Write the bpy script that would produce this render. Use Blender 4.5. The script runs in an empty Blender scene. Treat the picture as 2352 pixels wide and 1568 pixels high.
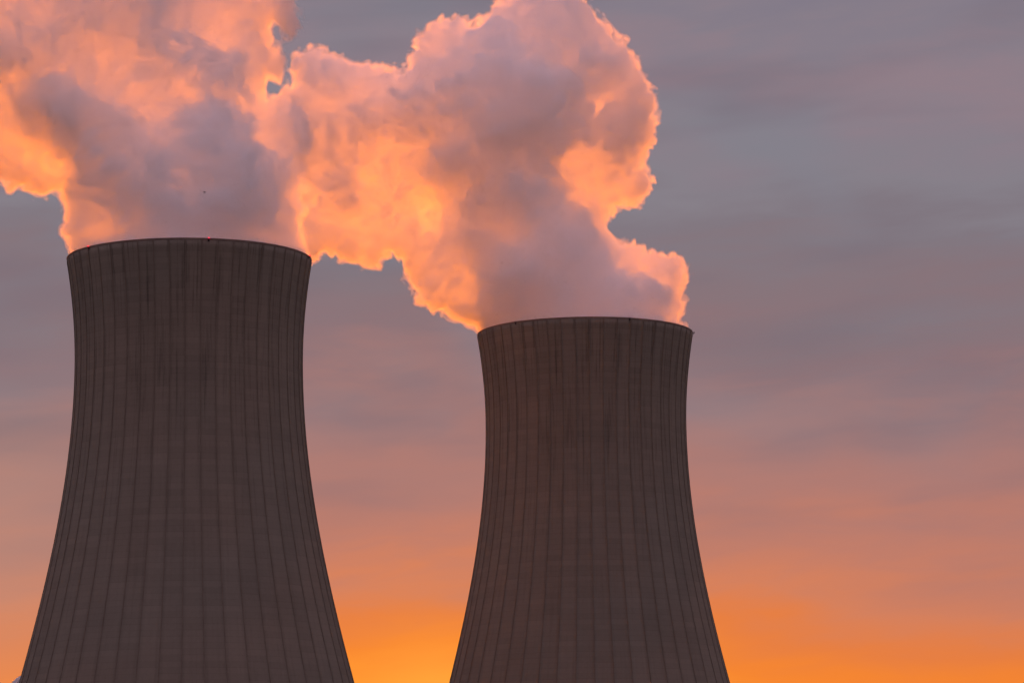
import bpy, bmesh, math, random
import numpy as np
from mathutils import Vector, Matrix

# ------------------------------------------------------------------ camera
R = math.radians
sc = bpy.context.scene
col = sc.collection
FOC, PITCH, ROLL, CAMZ = 8456.1, 0.158528, -0.0088661, 2.0   # focal length in pixels of a 2400 px wide frame
cam = bpy.data.objects.new('camera', bpy.data.cameras.new('camera'))
col.objects.link(cam)
cam.data.sensor_width = 36.0
cam.data.lens = FOC / 2400.0 * 36.0
cam.data.clip_start = 1.0
cam.data.clip_end = 60000.0
cam.location = (0, 0, CAMZ)
cam.rotation_euler = (Matrix.Rotation(math.pi / 2 + PITCH, 3, 'X') @ Matrix.Rotation(ROLL, 3, 'Z')).to_euler()
sc.camera = cam

# ------------------------------------------------------------------ light and sky
SUN_AZ, SUN_EL = R(-3.4), R(1.4)       # behind the towers, just above the horizon
sun_dir = Vector((math.sin(SUN_AZ) * math.cos(SUN_EL), math.cos(SUN_AZ) * math.cos(SUN_EL), math.sin(SUN_EL)))
sun = bpy.data.objects.new('sun', bpy.data.lights.new('sun', 'SUN'))
col.objects.link(sun)
sun.data.energy = 5.0
sun.data.angle = R(0.5)
sun.data.color = (1.0, 0.21, 0.0)
sun.rotation_euler = sun_dir.to_track_quat('Z', 'Y').to_euler()
sun.location = (0, 0, 400)

sc.view_settings.view_transform = 'Standard'
sc.view_settings.look = 'None'
sc.view_settings.exposure = 0.2
sc.view_settings.gamma = 1.0
sc.view_settings.use_curve_mapping = False
sc.cycles.max_bounces = 136
sc.cycles.volume_bounces = 128
sc.cycles.diffuse_bounces = 3
sc.cycles.transparent_max_bounces = 64
sc.cycles.use_denoising = True
sc.cycles.use_light_tree = False
sc.cycles.use_adaptive_sampling = True
sc.cycles.adaptive_threshold = 0.07
sc.cycles.adaptive_min_samples = 16
sc.cycles.sample_clamp_indirect = 8.0


def lin(r, g, b, a=1.0):
    f = lambda c: (c / 255 / 12.92) if c <= 10.31 else (((c / 255) + 0.055) / 1.055) ** 2.4
    return (f(r), f(g), f(b), a)


class NT:
    """small helper to write node trees"""
    def __init__(self, nt):
        self.nt = nt
        nt.nodes.clear()

    def n(self, kind, **kw):
        nd = self.nt.nodes.new(kind)
        for k, v in kw.items():
            setattr(nd, k, v)
        return nd

    def put(self, sock, v):
        if isinstance(v, bpy.types.NodeSocket):
            self.nt.links.new(v, sock)
        elif v is not None:
            sock.default_value = v

    def m(self, op, a, b=None, c=None, clamp=False):
        nd = self.n('ShaderNodeMath', operation=op, use_clamp=clamp)
        self.put(nd.inputs[0], a)
        if b is not None:
            self.put(nd.inputs[1], b)
        if c is not None:
            self.put(nd.inputs[2], c)
        return nd.outputs[0]

    def xyz(self, x, y, z):
        nd = self.n('ShaderNodeCombineXYZ')
        for i, v in enumerate((x, y, z)):
            self.put(nd.inputs[i], v)
        return nd.outputs[0]

    def sep(self, v):
        nd = self.n('ShaderNodeSeparateXYZ')
        self.put(nd.inputs[0], v)
        return nd.outputs

    def noise(self, vec, scale=1.0, detail=3.0, rough=0.5, dist=0.0):
        nd = self.n('ShaderNodeTexNoise')
        self.put(nd.inputs['Vector'], vec)
        nd.inputs['Scale'].default_value = scale
        nd.inputs['Detail'].default_value = detail
        nd.inputs['Roughness'].default_value = rough
        nd.inputs['Distortion'].default_value = dist
        return nd.outputs['Fac']

    def ramp(self, fac, stops, interp='LINEAR'):
        nd = self.n('ShaderNodeValToRGB')
        nd.color_ramp.interpolation = interp
        el = nd.color_ramp.elements
        while len(el) > 1:
            el.remove(el[-1])
        el[0].position, el[0].color = stops[0]
        for p, c in stops[1:]:
            e = el.new(p)
            e.color = c
        self.put(nd.inputs[0], fac)
        return nd.outputs[0]

    def mix(self, fac, a, b, mode='MIX'):
        nd = self.n('ShaderNodeMix', data_type='RGBA', blend_type=mode)
        self.put(nd.inputs[0], fac)
        self.put(nd.inputs[6], a)
        self.put(nd.inputs[7], b)
        return nd.outputs[2]

    def smooth(self, v, a, b, lo=0.0, hi=1.0):
        nd = self.n('ShaderNodeMapRange', interpolation_type='SMOOTHSTEP')
        self.put(nd.inputs[0], v)
        for i, q in enumerate((a, b, lo, hi)):
            nd.inputs[i + 1].default_value = q
        return nd.outputs[0]


world = bpy.data.worlds.new('World')
sc.world = world
world.use_nodes = True
W = NT(world.node_tree)
gen = W.n('ShaderNodeTexCoord').outputs['Generated']
dx, dy, dz = W.sep(gen)
el = W.m('ARCSINE', dz)
az = W.m('ARCTAN2', dx, dy)
# drifting bands of the cloud deck: long in azimuth, short in elevation, tilted a little
tilt = W.m('ADD', el, W.m('MULTIPLY', az, -0.06))
cw = W.noise(W.xyz(W.m('MULTIPLY', az, 8.0), W.m('MULTIPLY', tilt, 34.0), 3.1), 1.0, 4.0, 0.5, 0.4)
cw2 = W.noise(W.xyz(W.m('MULTIPLY', az, 13.0), W.m('MULTIPLY', tilt, 60.0), 9.7), 1.0, 3.0, 0.42, 0.2)
cw3 = W.noise(W.xyz(W.m('MULTIPLY', az, 13.0), W.m('MULTIPLY', tilt, 27.0), 17.3), 1.0, 3.0, 0.45, 0.6)
amp = W.smooth(el, 0.05, 0.16, 0.012, 0.075)
ele = W.m('ADD', el, W.m('MULTIPLY', W.m('SUBTRACT', cw, 0.5), amp))
ele = W.m('ADD', ele, W.m('MULTIPLY', W.m('SUBTRACT', cw2, 0.5), 0.010))
far = W.smooth(W.m('ABSOLUTE', W.m('SUBTRACT', az, R(-1.15))), 0.03, 0.14, 0.0, 0.009)
ele = W.m('ADD', ele, far)
fs = W.noise(W.xyz(W.m('MULTIPLY', az, 36.0), W.m('MULTIPLY', tilt, 150.0), 5.3), 1.0, 4.0, 0.52, 0.5)
ele = W.m('ADD', ele, W.m('MULTIPLY', W.m('SUBTRACT', fs, 0.5), W.smooth(el, 0.06, 0.14, 0.007, 0.026)))
ELMAX = 0.40


def EY(y):      # elevation of a picture row of the 2352 px wide view, as ramp position
    return (PITCH - (y - 784) * 1.0204 / FOC) / ELMAX


stops = [(0.0, lin(255, 176, 74)), (0.08, lin(255, 170, 68)),
         (EY(1568), lin(254, 146, 48)), (EY(1500), lin(245, 131, 48)), (EY(1420), lin(230, 124, 66)),
         (EY(1330), lin(212, 126, 94)), (EY(1240), lin(192, 123, 107)), (EY(1130), lin(177, 121, 114)),
         (EY(1000), lin(168, 120, 117)), (EY(880), lin(155, 117, 119)), (EY(760), lin(137, 113, 121)),
         (EY(640), lin(132, 115, 124)), (EY(500), lin(127, 119, 130)), (EY(380), lin(133, 128, 139)),
         (EY(250), lin(138, 127, 139)), (EY(120), lin(145, 127, 138)), (EY(0), lin(135, 126, 139)),
         (EY(-300), lin(120, 118, 138)), (1.0, lin(104, 106, 132))]
deck = W.ramp(W.m('DIVIDE', ele, ELMAX, clamp=True), stops)
# bluish gaps and dusky mauve streaks high up, quiet near the horizon
high = W.smooth(el, 0.10, 0.17)
gapf = W.m('MULTIPLY', W.smooth(cw3, 0.42, 0.72), W.m('MULTIPLY', high, 0.6))
deck = W.mix(gapf, deck, lin(129, 130, 143))
streak = W.m('MULTIPLY', W.smooth(cw2, 0.44, 0.74), W.m('MULTIPLY', W.smooth(el, 0.07, 0.13), 0.38))
deck = W.mix(streak, deck, lin(112, 103, 118))
# the glow round the sun, low behind the towers
da = W.m('SUBTRACT', az, R(-1.15))
de = W.m('SUBTRACT', el, R(2.9))
g2 = W.m('ADD', W.m('POWER', W.m('DIVIDE', da, 0.020), 2.0), W.m('POWER', W.m('DIVIDE', de, 0.022), 2.0))
glow = W.m('EXPONENT', W.m('MULTIPLY', g2, -1.0))
deck = W.mix(W.m('MULTIPLY', glow, 0.95), deck, (0.14, 0.12, 0.02, 1), 'ADD')
# the left of the sunset is hazier and paler
pale = W.m('MULTIPLY', W.smooth(W.m('MULTIPLY', az, -1.0), 0.07, 0.145), W.smooth(el, 0.05, 0.08, 0.10, 0.28))
pale = W.m('MULTIPLY', pale, W.smooth(el, 0.115, 0.155, 1.0, 0.0))
deck = W.mix(pale, deck, lin(176, 148, 138))
# unseen sky away from the sunset: pink, brightened to fill steam and towers
cosaz = W.m('COSINE', az)
back = W.smooth(cosaz, -0.6, 0.85)
backcol = W.ramp(W.m('DIVIDE', el, 1.2, clamp=True), [(0.0, (0.42, 0.272, 0.32, 1)), (0.35, (0.445, 0.302, 0.375, 1)), (1.0, (0.46, 0.335, 0.43, 1))])
deck = W.mix(back, backcol, deck)
zen = W.smooth(el, 0.35, 1.0)
deck = W.mix(zen, deck, (0.47, 0.345, 0.455, 1))
bg = W.n('ShaderNodeBackground')
W.put(bg.inputs[0], deck)
bg.inputs[1].default_value = 0.875
sky = W.n('ShaderNodeTexSky', sky_type='NISHITA', sun_disc=False)
sky.sun_elevation = SUN_EL
sky.sun_rotation = SUN_AZ
bg2 = W.n('ShaderNodeBackground')
W.put(bg2.inputs[0], sky.outputs[0])
bg2.inputs[1].default_value = 0.05
mx = W.n('ShaderNodeMixShader')         # the deck covers nearly all of the clear sky
mx.inputs[0].default_value = 0.94
W.put(mx.inputs[1], bg2.outputs[0])
W.put(mx.inputs[2], bg.outputs[0])
wo = W.n('ShaderNodeOutputWorld')
W.put(wo.inputs[0], mx.outputs[0])


# ------------------------------------------------------------------ object helpers
def mat(name):
    m = bpy.data.materials.new(name)
    m.use_nodes = True
    return m, NT(m.node_tree)


def finish(N, color, rough=0.9, bump=None, spec=0.2):
    b = N.n('ShaderNodeBsdfPrincipled')
    N.put(b.inputs['Base Color'], color)
    N.put(b.inputs['Roughness'], rough)
    b.inputs['Specular IOR Level'].default_value = spec
    if bump is not None:
        bp = N.n('ShaderNodeBump')
        bp.inputs['Distance'].default_value = 0.06
        bp.inputs['Strength'].default_value = 0.6
        N.put(bp.inputs['Height'], bump)
        N.put(b.inputs['Normal'], bp.outputs[0])
    o = N.n('ShaderNodeOutputMaterial')
    N.put(o.inputs[0], b.outputs[0])
    return b


def link(name, me, parent=None, mats=(), loc=None):
    o = bpy.data.objects.new(name, me)
    col.objects.link(o)
    for m in mats:
        me.materials.append(m)
    if parent is not None:
        o.parent = parent
    if loc is not None:
        o.location = loc
    return o


def from_np(name, V, F, smooth=True):
    """mesh from a vertex array and an array of quads"""
    me = bpy.data.meshes.new(name)
    V = np.ascontiguousarray(V, dtype=np.float32)
    F = np.ascontiguousarray(F, dtype=np.int32)
    k = F.shape[1]
    me.vertices.add(len(V))
    me.vertices.foreach_set('co', V.ravel())
    me.loops.add(F.size)
    me.loops.foreach_set('vertex_index', F.ravel())
    me.polygons.add(len(F))
    me.polygons.foreach_set('loop_start', np.arange(0, F.size, k, dtype=np.int32))
    me.update(calc_edges=True)
    me.polygons.foreach_set('use_smooth', np.full(len(F), smooth))
    me.validate()
    return me


def tag(o, label=None, cat=None, group=None, kind=None):
    for k, v in (('label', label), ('category', cat), ('group', group), ('kind', kind)):
        if v:
            o[k] = v


# ------------------------------------------------------------------ ground
m_ground, N = mat('dark_meadow')
co = N.n('ShaderNodeTexCoord').outputs['Object']
g = N.noise(co, 0.02, 6.0, 0.6)
finish(N, N.ramp(g, [(0.3, (0.035, 0.045, 0.02, 1)), (0.7, (0.09, 0.085, 0.045, 1))]), 0.95)
bm = bmesh.new()
bmesh.ops.create_grid(bm, x_segments=24, y_segments=24, size=30000)
me = bpy.data.meshes.new('ground')
bm.to_mesh(me)
bm.free()
gr = link('ground', me, None, [m_ground])
tag(gr, kind='structure')

# ------------------------------------------------------------------ cooling towers
H = 150.0
RT, ZT, B1, B2 = 25.572, 126.56, 68.78, 56.67
NRIB = 48
LEFT = (-72.99, 805.2)
RIGHT = (18.76, 915.2)


def radius(z):
    b = B1 if z < ZT else B2
    return RT * math.sqrt(1 + ((z - ZT) / b) ** 2)


m_con, N = mat('weathered_concrete')
co = N.n('ShaderNodeTexCoord').outputs['Object']
ox, oy, oz = N.sep(co)
ang = N.m('DIVIDE', N.m('ARCTAN2', oy, ox), 2 * math.pi / NRIB)
pan = N.m('FLOOR', N.m('ADD', ang, 100.0))
LIFT = 1.35
lift = N.m('FLOOR', N.m('DIVIDE', oz, LIFT))
wn = N.n('ShaderNodeTexWhiteNoise', noise_dimensions='2D')
N.put(wn.inputs['Vector'], N.xyz(pan, lift, 0.0))
wn2 = N.n('ShaderNodeTexWhiteNoise', noise_dimensions='1D')
N.put(wn2.inputs['W'], lift)
wn3 = N.n('ShaderNodeTexWhiteNoise', noise_dimensions='1D')
N.put(wn3.inputs['W'], pan)
blot = N.noise(co, 0.06, 5.0, 0.6)
fine = N.noise(co, 1.6, 3.0, 0.6)
drip = N.noise(N.xyz(N.m('MULTIPLY', ang, 5.0), N.m('MULTIPLY', oz, 0.045), 4.0), 1.0, 5.0, 0.62)
upper = N.smooth(oz, 70.0, 148.0)
dripm = N.m('MULTIPLY', N.smooth(drip, 0.50, 0.72), N.m('ADD', N.m('MULTIPLY', upper, 0.36), 0.08))
v = N.m('ADD', 1.0, N.m('MULTIPLY', N.m('SUBTRACT', wn.outputs[0], 0.5), 0.09))
v = N.m('ADD', v, N.m('MULTIPLY', N.m('SUBTRACT', wn2.outputs[0], 0.5), 0.07))
v = N.m('ADD', v, N.m('MULTIPLY', N.m('SUBTRACT', wn3.outputs[0], 0.5), 0.10))
v = N.m('ADD', v, N.m('MULTIPLY', N.m('SUBTRACT', blot, 0.5), 0.35))
v = N.m('ADD', v, N.m('MULTIPLY', N.m('SUBTRACT', fine, 0.5), 0.16))
v = N.m('SUBTRACT', v, dripm)
# construction joints between the lifts
fr = N.m('FRACT', N.m('DIVIDE', oz, LIFT))
joint = N.m('MULTIPLY', N.m('LESS_THAN', fr, 0.12), 0.07)
v = N.m('SUBTRACT', v, joint)
base = N.mix(N.smooth(N.noise(co, 0.035, 2.0), 0.35, 0.65), (0.214, 0.192, 0.150, 1), (0.205, 0.195, 0.156, 1))
c = N.mix(1.0, base, N.xyz(v, v, v), 'MULTIPLY')
finish(N, c, 0.92, N.m('ADD', fine, N.m('MULTIPLY', joint, -4.0)))
m_rib, N = mat('sooty_shaded_rib')  # soot tone, with the shade of the rib flanks painted into the colour
co = N.n('ShaderNodeTexCoord').outputs['Object']
g = N.noise(co, 0.5, 3.0, 0.6)
finish(N, N.ramp(g, [(0.3, (0.145, 0.125, 0.097, 1)), (0.7, (0.190, 0.168, 0.131, 1))]), 0.95)
m_rim, N = mat('rim_concrete')
co = N.n('ShaderNodeTexCoord').outputs['Object']
g = N.noise(co, 0.7, 4.0, 0.6)
finish(N, N.ramp(g, [(0.3, (0.17, 0.13, 0.105, 1)), (0.7, (0.25, 0.195, 0.16, 1))]), 0.9)
m_steel, N = mat('dark_steel')
g = N.noise(N.n('ShaderNodeTexCoord').outputs['Object'], 6.0, 3.0, 0.6)
finish(N, N.ramp(g, [(0.3, (0.02, 0.018, 0.018, 1)), (0.7, (0.05, 0.04, 0.04, 1))]), 0.6)
m_red, N = mat('lit_red_lamp')
e = N.n('ShaderNodeEmission')
e.inputs[0].default_value = (1.0, 0.012, 0.05, 1)
e.inputs[1].default_value = 2.6
o = N.n('ShaderNodeOutputMaterial')
N.put(o.inputs[0], e.outputs[0])
m_redoff, N = mat('unlit_red_lamp')
finish(N, N.ramp(N.noise(N.n('ShaderNodeTexCoord').outputs['Object'], 4.0), [(0.3, (0.05, 0.01, 0.012, 1)), (0.7, (0.09, 0.015, 0.02, 1))]), 0.3)


def shell_mesh():
    """ribbed hyperbolic shell, open at the top, with a real wall thickness"""
    step = 2 * math.pi / NRIB
    RW, RH, TH = 0.10, 0.12, 0.6
    zs = np.concatenate([np.linspace(0, H - 0.45, 110)])
    angs, isrib = [], []
    for k in range(NRIB):
        a0 = k * step
        for j, da in enumerate((-1, -0.98, 0.98, 1)):
            angs.append((a0, da))
        for t in (0.25, 0.5, 0.75):
            angs.append((a0 + t * step, 0))
    n = len(angs)
    V, F, MI = [], [], []
    for z in zs:
        r = radius(z)
        for i, (a0, da) in enumerate(angs):
            a = a0 + da * RW / r
            rr = r + (RH if abs(da) == 0.98 else 0.0)
            V.append((rr * math.cos(a), rr * math.sin(a), z))
    for z in zs[::-1]:
        r = radius(z) - TH
        for i, (a0, da) in enumerate(angs):
            a = a0 + da * RW / r
            V.append((r * math.cos(a), r * math.sin(a), z))
    rows = 2 * len(zs)
    for k in range(rows):
        k2 = (k + 1) % rows
        for i in range(n):
            j = (i + 1) % n
            F.append((k * n + i, k * n + j, k2 * n + j, k2 * n + i))
            MI.append(1 if (i % 7) in (0, 1, 2) and k < len(zs) - 1 else 0)
    me = from_np('shell', np.array(V), np.array(F), True)
    me.polygons.foreach_set('material_index', np.array(MI, dtype=np.int32))
    me.polygons.foreach_set('use_smooth', np.array([m == 0 for m in MI]))
    return me


def lathe(name, prof, seg, smooth=True, closed=False):
    V, F = [], []
    for r, z in prof:
        for i in range(seg):
            a = 2 * math.pi * i / seg
            V.append((r * math.cos(a), r * math.sin(a), z))
    nr = len(prof)
    for k in range(nr if closed else nr - 1):
        k2 = (k + 1) % nr
        for i in range(seg):
            j = (i + 1) % seg
            F.append((k * seg + i, k * seg + j, k2 * seg + j, k2 * seg + i))
    return from_np(name, np.array(V), np.array(F), smooth)


def empty(name, loc, rz=0.0):
    o = bpy.data.objects.new(name, None)
    o.empty_display_size = 5
    o.location = loc
    o.rotation_euler = (0, 0, rz)
    col.objects.link(o)
    return o


def lamp_bracket():
    """bracket arm, base plate and lamp socket of a warning light; +X points outward"""
    bm = bmesh.new()
    def box(x0, x1, y0, y1, z0, z1):
        r = bmesh.ops.create_cube(bm, size=1.0)
        for v in r['verts']:
            v.co = Vector(((x0 + x1) / 2 + v.co.x * (x1 - x0), (y0 + y1) / 2 + v.co.y * (y1 - y0), (z0 + z1) / 2 + v.co.z * (z1 - z0)))
    box(-0.02, 0.10, -0.28, 0.28, -1.0, -0.25)
    box(0.10, 0.42, -0.06, 0.06, -0.46, -0.30)
    box(0.14, 0.62, -0.24, 0.24, -0.30, -0.18)
    bmesh.ops.create_cone(bm, cap_ends=True, segments=12, radius1=0.22, radius2=0.17, depth=0.16, matrix=Matrix.Translation((0.38, 0, -0.10)))
    bmesh.ops.bevel(bm, geom=[e for e in bm.edges], offset=0.015, segments=1, affect='EDGES')
    me = bpy.data.meshes.new('warning_light')
    bm.to_mesh(me)
    bm.free()
    return me


bracket_me = lamp_bracket()
bracket_me.materials.append(m_steel)
lens_prof = [(0.01, -0.02), (0.19, -0.02), (0.21, 0.10), (0.20, 0.24), (0.14, 0.34), (0.01, 0.38)]
lens_me = lathe('lens', lens_prof, 14)
lens_me.materials.append(m_red)
lens_off_me = lens_me.copy()
lens_off_me.materials[0] = m_redoff

shell_me = shell_mesh()
shell_me.materials.append(m_con)
shell_me.materials.append(m_rib)
rr = radius(H)
rim_me = lathe('rim', [(radius(H - 0.45) + 0.015, H - 0.445), (radius(H - 0.3) + 0.03, H - 0.3), (rr + 0.04, H), (rr - 1.1, H), (rr - 1.1, H - 0.25), (rr - 0.62, H - 0.44)], 192, False, True)
rim_me.materials.append(m_rim)


def light_at(parent, a, lit):
    """a = angle across the visible front, 0 in the middle, positive to the right"""
    th = -math.pi / 2 + a
    b = bpy.data.objects.new('warning_light', bracket_me)
    col.objects.link(b)
    b.parent = parent
    b.matrix_local = Matrix.Rotation(th - parent.rotation_euler.z, 4, 'Z') @ Matrix.Translation((rr + 0.06, 0, H - 0.12)) @ Matrix.Scale(0.68, 4)
    l = bpy.data.objects.new('lens', lens_me if lit else lens_off_me)
    col.objects.link(l)
    l.parent = b
    l.location = (0.38, 0, 0)
    b['label'] = 'glowing red warning light on its bracket' if lit else 'dark unlit warning light on its bracket'


def tower(loc, first_rib, lit, lights, label):
    t = empty('cooling_tower', (loc[0], loc[1], 0), first_rib)
    tag(t, label, 'cooling tower', 'hyperbolic cooling towers')
    for nm, me_ in (('shell', shell_me), ('rim', rim_me)):
        p = bpy.data.objects.new(nm, me_)
        col.objects.link(p)
        p.parent = t
    for a in lights:
        light_at(t, a, lit)
    return t


tower(LEFT, -math.pi / 2 + 0.0576, True, (-0.839, 0.241, 1.40), 'wider, taller looking concrete cooling tower with red lights glowing on its rim')
tower(RIGHT, -math.pi / 2 + 0.02, False, (-0.697, 0.395, 1.50), 'narrower, lower looking concrete cooling tower with unlit lamps on its rim')

# ------------------------------------------------------------------ reactor building behind the left tower
m_clad, N = mat('pale_grey_cladding')
co = N.n('ShaderNodeTexCoord').outputs['Object']
g = N.noise(co, 0.3, 5.0, 0.6)
finish(N, N.ramp(g, [(0.3, (0.52, 0.53, 0.56, 1)), (0.7, (0.64, 0.64, 0.66, 1))]), 0.6)
m_seam, N = mat('cladding_seam')
g = N.noise(N.n('ShaderNodeTexCoord').outputs['Object'], 0.8, 3.0)
finish(N, N.ramp(g, [(0.3, (0.66, 0.64, 0.62, 1)), (0.7, (0.74, 0.72, 0.70, 1))]), 0.6)
RY = 930.0
KR = 5.2                                   # knuckle radius
RR = 22.0
RTOP = 64.95
rb = empty('reactor_building', (-130.28 + RR, RY, 0))
tag(rb, 'pale grey domed reactor building peeking out behind the wider cooling tower', 'reactor building')
prof = [(RR, 0.0), (RR, RTOP - KR)]
for i in range(1, 11):
    a = math.pi / 2 * i / 10 * 0.88
    prof.append((RR - KR + KR * math.cos(a), RTOP - KR + KR * math.sin(a)))
r1, z1 = prof[-1]
for i in range(1, 9):
    t = i / 8
    prof.append((r1 * (1 - t) + 0.02, z1 + (1 - (1 - t) ** 2) * 1.7))
link('dome', lathe('dome', prof[1:], 96), rb, [m_clad])
link('drum', lathe('drum', [(RR - 0.02, 0.0), (RR - 0.02, RTOP - KR)], 96), rb, [m_clad])
for k in range(16):
    a = 2 * math.pi * k / 16 + R(211.3)
    V, F = [], []
    for (r, z) in prof[1:-1]:
        for s in (-1, 1):
            da = s * 0.35 / max(r, 1.0)
            V.append(((r + 0.12) * math.cos(a + da), (r + 0.12) * math.sin(a + da), z + 0.05))
    for i in range(len(V) // 2 - 1):
        F.append((2 * i, 2 * i + 1, 2 * i + 3, 2 * i + 2))
    link('seam', from_np('seam', np.array(V), np.array(F)), rb, [m_seam])

# ------------------------------------------------------------------ steam plumes
def unproject(px, py, Y):
    """point of the vertical plane y = Y seen at a picture point (2352 px wide view) -> x, z"""
    u = px * 1.0204 - 1200
    w = py * 1.0204 - 800
    c, s = math.cos(ROLL), math.sin(ROLL)
    u, w = c * u + s * w, -s * u + c * w
    cp, sp = math.cos(PITCH), math.sin(PITCH)
    # camera-space ray: right u, up -w, forward FOC
    ry = FOC * cp + w * sp
    rz = FOC * sp - w * cp
    return u / ry * Y, CAMZ + rz / ry * Y


def hash3(ix, iy, iz, seed):
    h = (ix * np.uint32(374761393) + iy * np.uint32(668265263) + iz * np.uint32(2147483647) + np.uint32(seed) * np.uint32(1274126177)).astype(np.uint32)
    h = (h ^ (h >> np.uint32(13))) * np.uint32(1274126177)
    h = (h ^ (h >> np.uint32(16))) * np.uint32(2246822519)
    return h ^ (h >> np.uint32(15))


def perlin(P, seed):
    """gradient noise at points P (n x 3), about -1..1"""
    i = np.floor(P)
    f = (P - i).astype(np.float32)
    i = i.astype(np.int64).astype(np.uint32)
    u = f * f * f * (f * (f * 6 - 15) + 10)
    res = None
    out = np.zeros(len(P), np.float32)
    for cx in (0, 1):
        wx = u[:, 0] if cx else 1 - u[:, 0]
        for cy in (0, 1):
            wy = u[:, 1] if cy else 1 - u[:, 1]
            for cz in (0, 1):
                wz = u[:, 2] if cz else 1 - u[:, 2]
                h = hash3(i[:, 0] + np.uint32(cx), i[:, 1] + np.uint32(cy), i[:, 2] + np.uint32(cz), seed)
                gx = (h & np.uint32(1023)).astype(np.float32) / 511.5 - 1
                gy = ((h >> np.uint32(10)) & np.uint32(1023)).astype(np.float32) / 511.5 - 1
                gz = ((h >> np.uint32(20)) & np.uint32(1023)).astype(np.float32) / 511.5 - 1
                out += wx * wy * wz * (gx * (f[:, 0] - cx) + gy * (f[:, 1] - cy) + gz * (f[:, 2] - cz))
    return out * 1.5


def poly_sd(P, X, Z):
    """signed distance (positive inside) to a closed polygon on a 2D grid"""
    d = np.full(X.shape, 1e9, np.float32)
    ins = np.zeros(X.shape, bool)
    n = len(P)
    for k in range(n):
        ax, az_ = P[k]
        bx, bz = P[(k + 1) % n]
        ex, ez = bx - ax, bz - az_
        t = np.clip(((X - ax) * ex + (Z - az_) * ez) / (ex * ex + ez * ez + 1e-9), 0, 1)
        d = np.minimum(d, (X - ax - t * ex) ** 2 + (Z - az_ - t * ez) ** 2)
        cr = (az_ > Z) != (bz > Z)
        ins ^= cr & (X < (bx - ax) * (Z - az_) / (bz - az_ + 1e-12) + ax)
    d = np.sqrt(d)
    return np.where(ins, d, -d)


def rbf(ctrl, X, Z, Y, sig=14.0):
    """smooth blend of control values (px, py, value...) over the plume plane"""
    num, den = 0, 1e-6
    for c in ctrl:
        x, z = unproject(c[0], c[1], Y)
        s = c[3] if len(c) > 3 else sig * 0.35
        w = np.exp(-((X - x) ** 2 + (Z - z) ** 2) / (2 * s * s)) + 1e-5 / (1 + ((X - x) ** 2 + (Z - z) ** 2) / 100)
        num = num + w * c[2]
        den = den + w
    return (num / den).astype(np.float32)


def surface_nets(Fd, org, h):
    """closed quad surface of the zero level, normals outward (field positive inside)"""
    nx, ny, nz = Fd.shape
    S = Fd > 0
    c = [(0, 0, 0), (1, 0, 0), (0, 1, 0), (1, 1, 0), (0, 0, 1), (1, 0, 1), (0, 1, 1), (1, 1, 1)]
    cnt = np.zeros((nx - 1, ny - 1, nz - 1), np.uint8)
    for a in c:
        cnt += S[a[0]:nx - 1 + a[0], a[1]:ny - 1 + a[1], a[2]:nz - 1 + a[2]]
    act = (cnt > 0) & (cnt < 8)
    I, J, K = np.nonzero(act)
    idx = np.full(act.shape, -1, np.int32)
    idx[I, J, K] = np.arange(len(I))
    vals = [Fd[I + a[0], J + a[1], K + a[2]] for a in c]
    acc = np.zeros((len(I), 3), np.float32)
    num = np.zeros(len(I), np.float32)
    for p in range(8):
        for q in range(p + 1, 8):
            if sum(abs(c[p][k] - c[q][k]) for k in range(3)) != 1:
                continue
            a, b = vals[p], vals[q]
            cr = (a > 0) != (b > 0)
            t = np.where(cr, a / np.where(cr, a - b, 1), 0)
            for k in range(3):
                acc[:, k] += np.where(cr, c[p][k] + t * (c[q][k] - c[p][k]), 0)
            num += cr
    V = acc / num[:, None] + np.stack([I, J, K], -1)
    V = V * h + np.array(org, np.float32)
    quads = []
    for ax in range(3):
        sl0 = [slice(None)] * 3
        sl1 = [slice(None)] * 3
        sl0[ax] = slice(0, -1)
        sl1[ax] = slice(1, None)
        s0, s1 = S[tuple(sl0)], S[tuple(sl1)]
        E = np.nonzero(s0 != s1)
        o1, o2 = (ax + 1) % 3, (ax + 2) % 3
        ok = (E[o1] > 0) & (E[o2] > 0) & (E[o1] < S.shape[o1] - 1) & (E[o2] < S.shape[o2] - 1)
        E = [e[ok] for e in E]
        flip = s1[tuple(E)]
        def cell(d1, d2):
            e = list(E)
            e[o1] = e[o1] + d1
            e[o2] = e[o2] + d2
            return idx[tuple(e)]
        q = np.stack([cell(-1, -1), cell(0, -1), cell(0, 0), cell(-1, 0)], -1)
        q[flip] = q[flip][:, ::-1]
        quads.append(q)
    return V, np.concatenate(quads)


def smax(a, b, k):
    h = np.clip(0.5 + 0.5 * (a - b) / k, 0, 1)
    return b + (a - b) * h + k * h * (1 - h)


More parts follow.
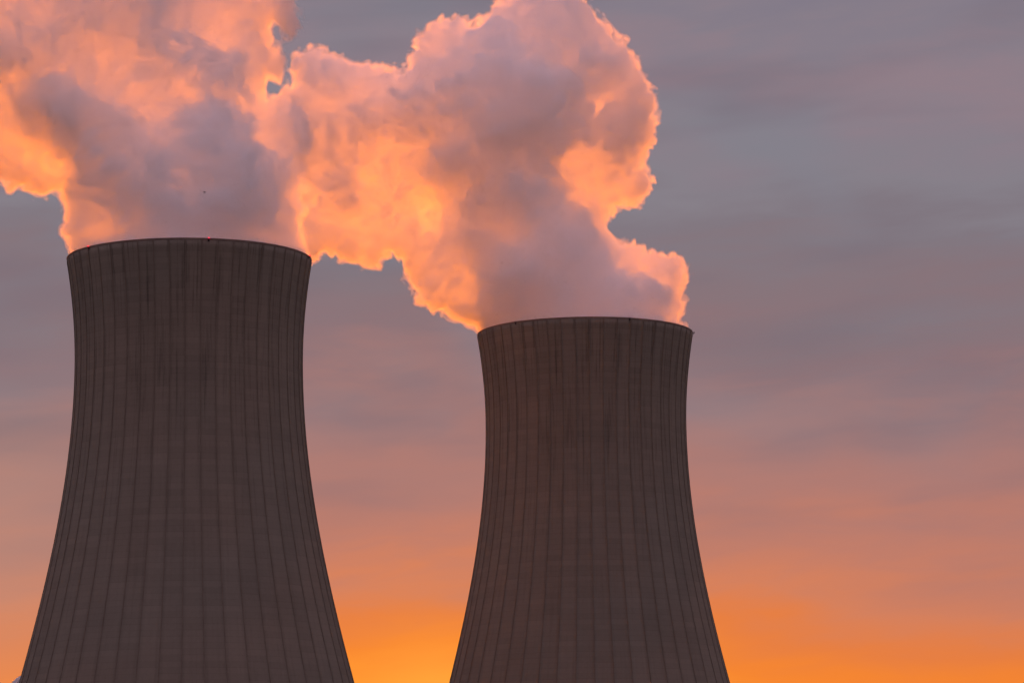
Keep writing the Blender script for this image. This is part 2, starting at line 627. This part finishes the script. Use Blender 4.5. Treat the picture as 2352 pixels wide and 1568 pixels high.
def plume(name, outline, thick, centre, lumps, axis, Y, stem, h, seed, noise_amp=1.0, wmax=27.0):
    P = [unproject(x, y, Y) for x, y in outline]
    for _ in range(2):                       # round the corners of the traced outline
        P = [q for a, b in zip(P, P[1:] + P[:1]) for q in
             ((a[0] * 0.78 + b[0] * 0.22, a[1] * 0.78 + b[1] * 0.22), (a[0] * 0.22 + b[0] * 0.78, a[1] * 0.22 + b[1] * 0.78))]
    xs, zs = [p[0] for p in P], [p[1] for p in P]
    x0, x1 = min(xs) - 4, max(xs) + 4
    z0, z1 = H - stem - 3, max(zs) + 4
    y0, y1 = -wmax - 6, wmax + 6
    gx, gy, gz = (np.arange(a, b, h, dtype=np.float32) for a, b in ((x0, x1), (y0, y1), (z0, z1)))
    X2, Z2 = np.meshgrid(gx, gz, indexing='ij')
    d2 = poly_sd(P, X2, Z2).astype(np.float32)
    w = rbf(thick, X2, Z2, Y)
    cc = rbf(centre, X2, Z2, Y)
    q = np.clip(1 - d2 / w, 0, None)
    v = gy[None, :, None]
    Fd = w[:, None, :] * (1 - np.sqrt(q[:, None, :] ** 2 + ((v - cc[:, None, :]) / w[:, None, :]) ** 2))
    Xc, Zc = X2[:, None, :], Z2[:, None, :]
    for (px, py, rx, rz, dv, rv, bl) in lumps:
        lx, lz = unproject(px, py, Y)
        mpp = 1.0204 / FOC * Y * 1.02
        a, b = rx * mpp, rz * mpp
        k = min(a, b, rv)
        L = k * (1 - np.sqrt(((Xc - lx) / a) ** 2 + ((Zc - lz) / b) ** 2 + ((v - dv) / rv) ** 2))
        Fd = smax(Fd, L, bl)
    # round stem rising out of the tower mouth
    tz = Zc - (H - stem)
    rad = np.sqrt((Xc - axis[0]) ** 2 + v ** 2)
    top = H + 1.0
    S = np.minimum(np.minimum(stem_r(Zc) - rad, tz), top - Zc)
    Fd = smax(Fd, S, 2.0)
    # billows
    band = np.abs(Fd) < 7.0
    I, J, K = np.nonzero(band)
    pts = np.stack([gx[I], gy[J], gz[K]], -1)
    edge = d2[I, K]
    wp = np.stack([perlin(pts / 13.0, seed + 50 + k) for k in range(3)], -1)
    pw = pts + wp * 3.0
    soft = np.clip(edge / 6.0, 0.15, 1.0)
    inside = 1 - np.clip((pts[:, 2] < H + 1.0) * 1.0, 0, 1)
    low = np.clip((pts[:, 2] - (H - 2)) / 8.0, 0.12, 1.0)
    thin = np.clip(w[I, K] / 8.0, 0.5, 1.0)
    disp = perlin(pw / 12.0, seed + 1) * 4.2 * soft * thin + (np.abs(perlin(pw / 5.5, seed + 2)) - 0.24) * 5.6 * (0.45 + 0.55 * soft) * thin
    Fn = Fd[I, J, K] + disp * low
    near = np.nonzero(np.abs(Fn) < 2.6)[0]
    pn = pw[near]
    fine = (np.abs(perlin(pn / 3.4 + 7.3, seed + 3)) - 0.25) * 2.9
    fine += (np.abs(perlin(pn / 1.8 + 3.1, seed + 4)) - 0.25) * 1.35
    fine += (np.abs(perlin(pn / 0.95 + 5.7, seed + 5)) - 0.25) * 0.45
    Fn[near] += fine * low[near]
    Fd[I, J, K] = Fn
    for ax in range(3):
        sl = [slice(None)] * 3
        for e in (0, -1):
            sl[ax] = e
            Fd[tuple(sl)] = -1.0
    out = []
    for nm, lev in ((name, -0.45), ('dense_core', 0.35)):
        V, Q = surface_nets(Fd - lev, (gx[0], gy[0], gz[0]), h)
        out.append(from_np(nm, V + np.array((0, Y, 0), np.float32), Q, True))
        print(nm, Fd.shape, 'faces', len(Q))
    return out


def stem_r(z):
    r = RT * np.sqrt(1 + ((z - ZT) / B2) ** 2) - 1.9
    return np.minimum(r, radius(H) - 1.9)


ANISO = 0.42


def steam_material(name, dens, skin):
    m, N = mat(name)
    vol = N.n('ShaderNodeVolumePrincipled')
    vol.inputs['Color'].default_value = (1.0, 1.0, 1.0, 1)
    vol.inputs['Density'].default_value = dens
    vol.inputs['Anisotropy'].default_value = ANISO
    tr = N.n('ShaderNodeBsdfTransparent')
    o = N.n('ShaderNodeOutputMaterial')
    if skin:
        tl = N.n('ShaderNodeBsdfTranslucent')
        tl.inputs[0].default_value = (0.9, 0.9, 0.9, 1)
        ms = N.n('ShaderNodeMixShader')
        ms.inputs[0].default_value = 0.01
        N.put(ms.inputs[1], tr.outputs[0])
        N.put(ms.inputs[2], tl.outputs[0])
        N.put(o.inputs['Surface'], ms.outputs[0])
    N.put(o.inputs['Volume'], vol.outputs[0])
    return m


m_steam = steam_material('dense_steam', 0.49, False)
m_fringe = steam_material('thin_vapour', 0.12, True)

left_outline = [(166, 600), (158, 560), (150, 520), (146, 485), (138, 455), (128, 437), (108, 432), (95, 444), (66, 441), (48, 424), (28, 426), (10, 430),
                (2, 408), (-30, 395), (-70, 380), (-150, 350), (-170, 200), (-160, 50), (-150, -90), (100, -120), (400, -120), (660, -100),
                (676, -20), (686, 40), (672, 80), (648, 70), (640, 50), (622, 40), (612, 62), (618, 92), (640, 100), (656, 118), (655, 160),
                (640, 182), (622, 170), (604, 185), (612, 205), (640, 205), (668, 212), (700, 240), (712, 300), (700, 380), (696, 450), (697, 520), (703, 575), (708, 600),
                (600, 640), (300, 640)]
right_outline = [(1108, 770), (1103, 755), (1090, 742), (1068, 742), (1040, 735), (1022, 716), (1000, 712), (970, 700), (950, 668), (940, 645), (930, 620), (926, 600),
                 (914, 580), (898, 576), (884, 580), (870, 603), (850, 612), (822, 598), (790, 590), (770, 580), (758, 568), (745, 570), (726, 588), (712, 596),
                 (694, 590), (676, 560), (668, 480), (655, 380), (640, 270), (645, 200), (668, 205), (676, 170), (666, 150), (670, 125), (700, 110), (745, 108), (780, 130), (815, 150), (860, 155), (910, 166), (944, 180), (950, 130),
                 (956, 95), (968, 78), (990, 60), (1012, 46), (1032, 40), (1056, 46), (1072, 70), (1082, 76), (1104, 60), (1116, 36), (1134, 18), (1160, 0), (1200, -30), (1270, -40), (1320, -25), (1345, 0),
                 (1362, 22), (1368, 55), (1400, 85), (1425, 102), (1450, 122), (1470, 160), (1482, 190), (1503, 206), (1500, 240), (1503, 285), (1492, 330), (1476, 362), (1492, 376), (1504, 408),
                 (1490, 445), (1464, 468), (1440, 470), (1412, 462), (1408, 490), (1392, 502), (1385, 516), (1412, 535), (1442, 545), (1472, 556), (1500, 566), (1532, 572), (1562, 590), (1580, 612),
                 (1576, 650), (1570, 680), (1572, 712), (1560, 730), (1568, 748), (1565, 770), (1450, 800), (1250, 800)]
left_thick = [(50, 350, 4, 6), (0, 330, 4, 6), (90, 400, 4, 4), (180, 540, 5, 5), (230, 500, 6, 5), (690, 500, 4, 4), (640, 540, 6, 4), (300, 220, 6.5, 6), (200, 130, 9, 8), (80, 150, 9, 9), (40, 220, 6, 5),
              (610, 130, 6, 7), (560, 60, 7, 8), (650, 40, 2.2, 5), (630, 280, 6, 6), (390, 420, 7, 4), (420, 470, 8, 3), (300, 90, 9, 5),
              (450, 530, 22, 7), (260, 545, 5.5, 5), (350, 40, 11, 7), (480, 440, 14, 6), (320, 440, 14, 5)]
right_thick = [(690, 260, 6.5, 7), (740, 290, 5, 5), (860, 350, 5, 5), (930, 330, 4.2, 4), (740, 480, 4.2, 6), (830, 510, 4, 8), (900, 490, 4, 6), (980, 480, 4.6, 6), (960, 640, 4, 7), (1040, 690, 4, 5),
               (1080, 640, 6, 4), (1350, 430, 4.5, 6), (1450, 400, 4.5, 6), (1480, 300, 5, 4), (1540, 640, 4.5, 4), (1555, 710, 4, 4), (1440, 575, 5, 4), (1480, 620, 4.5, 4), (1360, 270, 5.5, 3), (1160, 530, 8, 4), (1000, 100, 8, 6), (1230, 60, 10, 10), (1400, 140, 8, 6), (1480, 200, 6, 5),
               (1200, 260, 14, 10), (1180, 460, 14, 6), (1250, 660, 22, 10), (1400, 690, 13, 5), (720, 150, 7, 6), (820, 200, 8, 5), (1060, 350, 10, 5)]
left_centre = [(300, 400, 0), (50, 350, 4), (600, 100, 6), (200, 100, 0)]
right_centre = [(1200, 640, 0), (800, 500, 6), (1400, 430, 8), (1200, 250, -2)]
# (px, py, half width, half height, depth offset, half depth, blend)
left_lumps = [(165, 262, 105, 52, 1, 15, 5), (215, 315, 85, 75, 0, 17, 5), (285, 385, 105, 95, 1, 21, 5), (375, 450, 85, 80, 2, 21, 5), (490, 340, 95, 97, -5, 15, 4), (540, 420, 105, 95, 0, 20, 5), (455, 520, 135, 60, 0, 22, 5),
              (425, 150, 95, 75, 4, 13, 5), (500, 190, 65, 45, 3, 11, 4), (320, 30, 110, 70, 4, 13, 7), (220, -20, 90, 60, 3, 10, 6), (395, 300, 60, 60, 3, 10, 6)]
right_lumps = [(1190, 270, 165, 130, -8, 19, 3), (1000, 245, 120, 66, 2, 14, 5), (1130, 170, 165, 66, 2, 12, 6), (850, 295, 120, 36, 2, 9, 6), (1420, 265, 66, 86, 3, 11, 5), (1180, 465, 125, 95, 1, 21, 5), (1080, 385, 110, 60, 2, 17, 5),
               (1250, 660, 160, 105, -2, 20, 5), (1385, 685, 90, 52, 0, 14, 5), (1500, 695, 38, 40, -2, 9, 5), (775, 425, 45, 30, 3, 7, 5), (1270, 560, 105, 80, 0, 19, 5), (1270, 90, 110, 60, 3, 9, 6)]

pm, fm = plume('steam_plume', left_outline, left_thick, left_centre, left_lumps, LEFT, LEFT[1], 16.0, 0.32, 11)
pl = link('steam_plume', pm, None, [m_fringe])
link('dense_core', fm, pl, [m_steam])
tag(pl, 'pink and mauve steam rising from the wider tower and drifting left out of frame', 'steam plume', 'steam plumes above the towers')
pm, fm = plume('steam_plume', right_outline, right_thick, right_centre, right_lumps, RIGHT, RIGHT[1], 16.0, 0.34, 37)
pr = link('steam_plume', pm, None, [m_fringe])
link('dense_core', fm, pr, [m_steam])
tag(pr, 'orange lit steam rising from the narrower tower in a big rounded head, leaning left', 'steam plume', 'steam plumes above the towers')

# ------------------------------------------------------------------ bird
m_bird, N = mat('dark_feathers')
g = N.noise(N.n('ShaderNodeTexCoord').outputs['Object'], 9.0, 3.0)
finish(N, N.ramp(g, [(0.3, (0.06, 0.05, 0.05, 1)), (0.7, (0.13, 0.105, 0.10, 1))]), 0.8)


def bird_mesh():
    bm = bmesh.new()
    prof = [(-0.34, 0.004, 0.0), (-0.30, 0.030, 0.0), (-0.18, 0.045, 0.0), (-0.06, 0.075, 0), (0.06, 0.085, 0.0), (0.16, 0.07, 0.005), (0.22, 0.045, 0.015), (0.27, 0.045, 0.025), (0.31, 0.03, 0.022), (0.33, 0.012, 0.014), (0.38, 0.003, 0.008)]
    rings = []
    for x, r, z in prof:
        rings.append([bm.verts.new((x, r * math.cos(t), z + r * math.sin(t) * (0.35 if x < -0.2 else 0.9))) for t in [2 * math.pi * i / 10 for i in range(10)]])
    for a, b in zip(rings, rings[1:]):
        for i in range(10):
            bm.faces.new((a[i], a[(i + 1) % 10], b[(i + 1) % 10], b[i]))
    bm.faces.new(rings[0][::-1])
    bm.faces.new(rings[-1])
    for s in (-1, 1):
        # swept wing with a bent wrist: sections (span, leading x, trailing x, z, thickness)
        sec = [(0.05, 0.13, -0.12, 0.03, 0.030), (0.22, 0.17, -0.13, 0.09, 0.022), (0.42, 0.10, -0.15, 0.11, 0.014), (0.60, -0.03, -0.17, 0.09, 0.007), (0.66, -0.12, -0.18, 0.08, 0.003)]
        rows = []
        for y, xl, xt, z, t in sec:
            xm = xl * 0.65 + xt * 0.35
            rows.append([bm.verts.new(p) for p in ((xl, s * y, z), (xm, s * y, z + t), (xt, s * y, z - 0.01), (xm, s * y, z - t))])
        for a, b in zip(rows, rows[1:]):
            for i in range(4):
                bm.faces.new((a[i], a[(i + 1) % 4], b[(i + 1) % 4], b[i]))
        bm.faces.new(rows[-1])
        bm.faces.new(rows[0][::-1])
    bmesh.ops.recalc_face_normals(bm, faces=bm.faces)
    me = bpy.data.meshes.new('bird')
    bm.to_mesh(me)
    bm.free()
    for p in me.polygons:
        p.use_smooth = True
    return me


bx, bz = unproject(469.5, 441.5, 720.0)
b = link('bird', bird_mesh(), None, [m_bird], (bx, 720.0, bz))
b.rotation_euler = (R(4), R(16), R(8))
tag(b, 'tiny dark bird gliding in front of the mauve steam above the wider tower', 'bird')
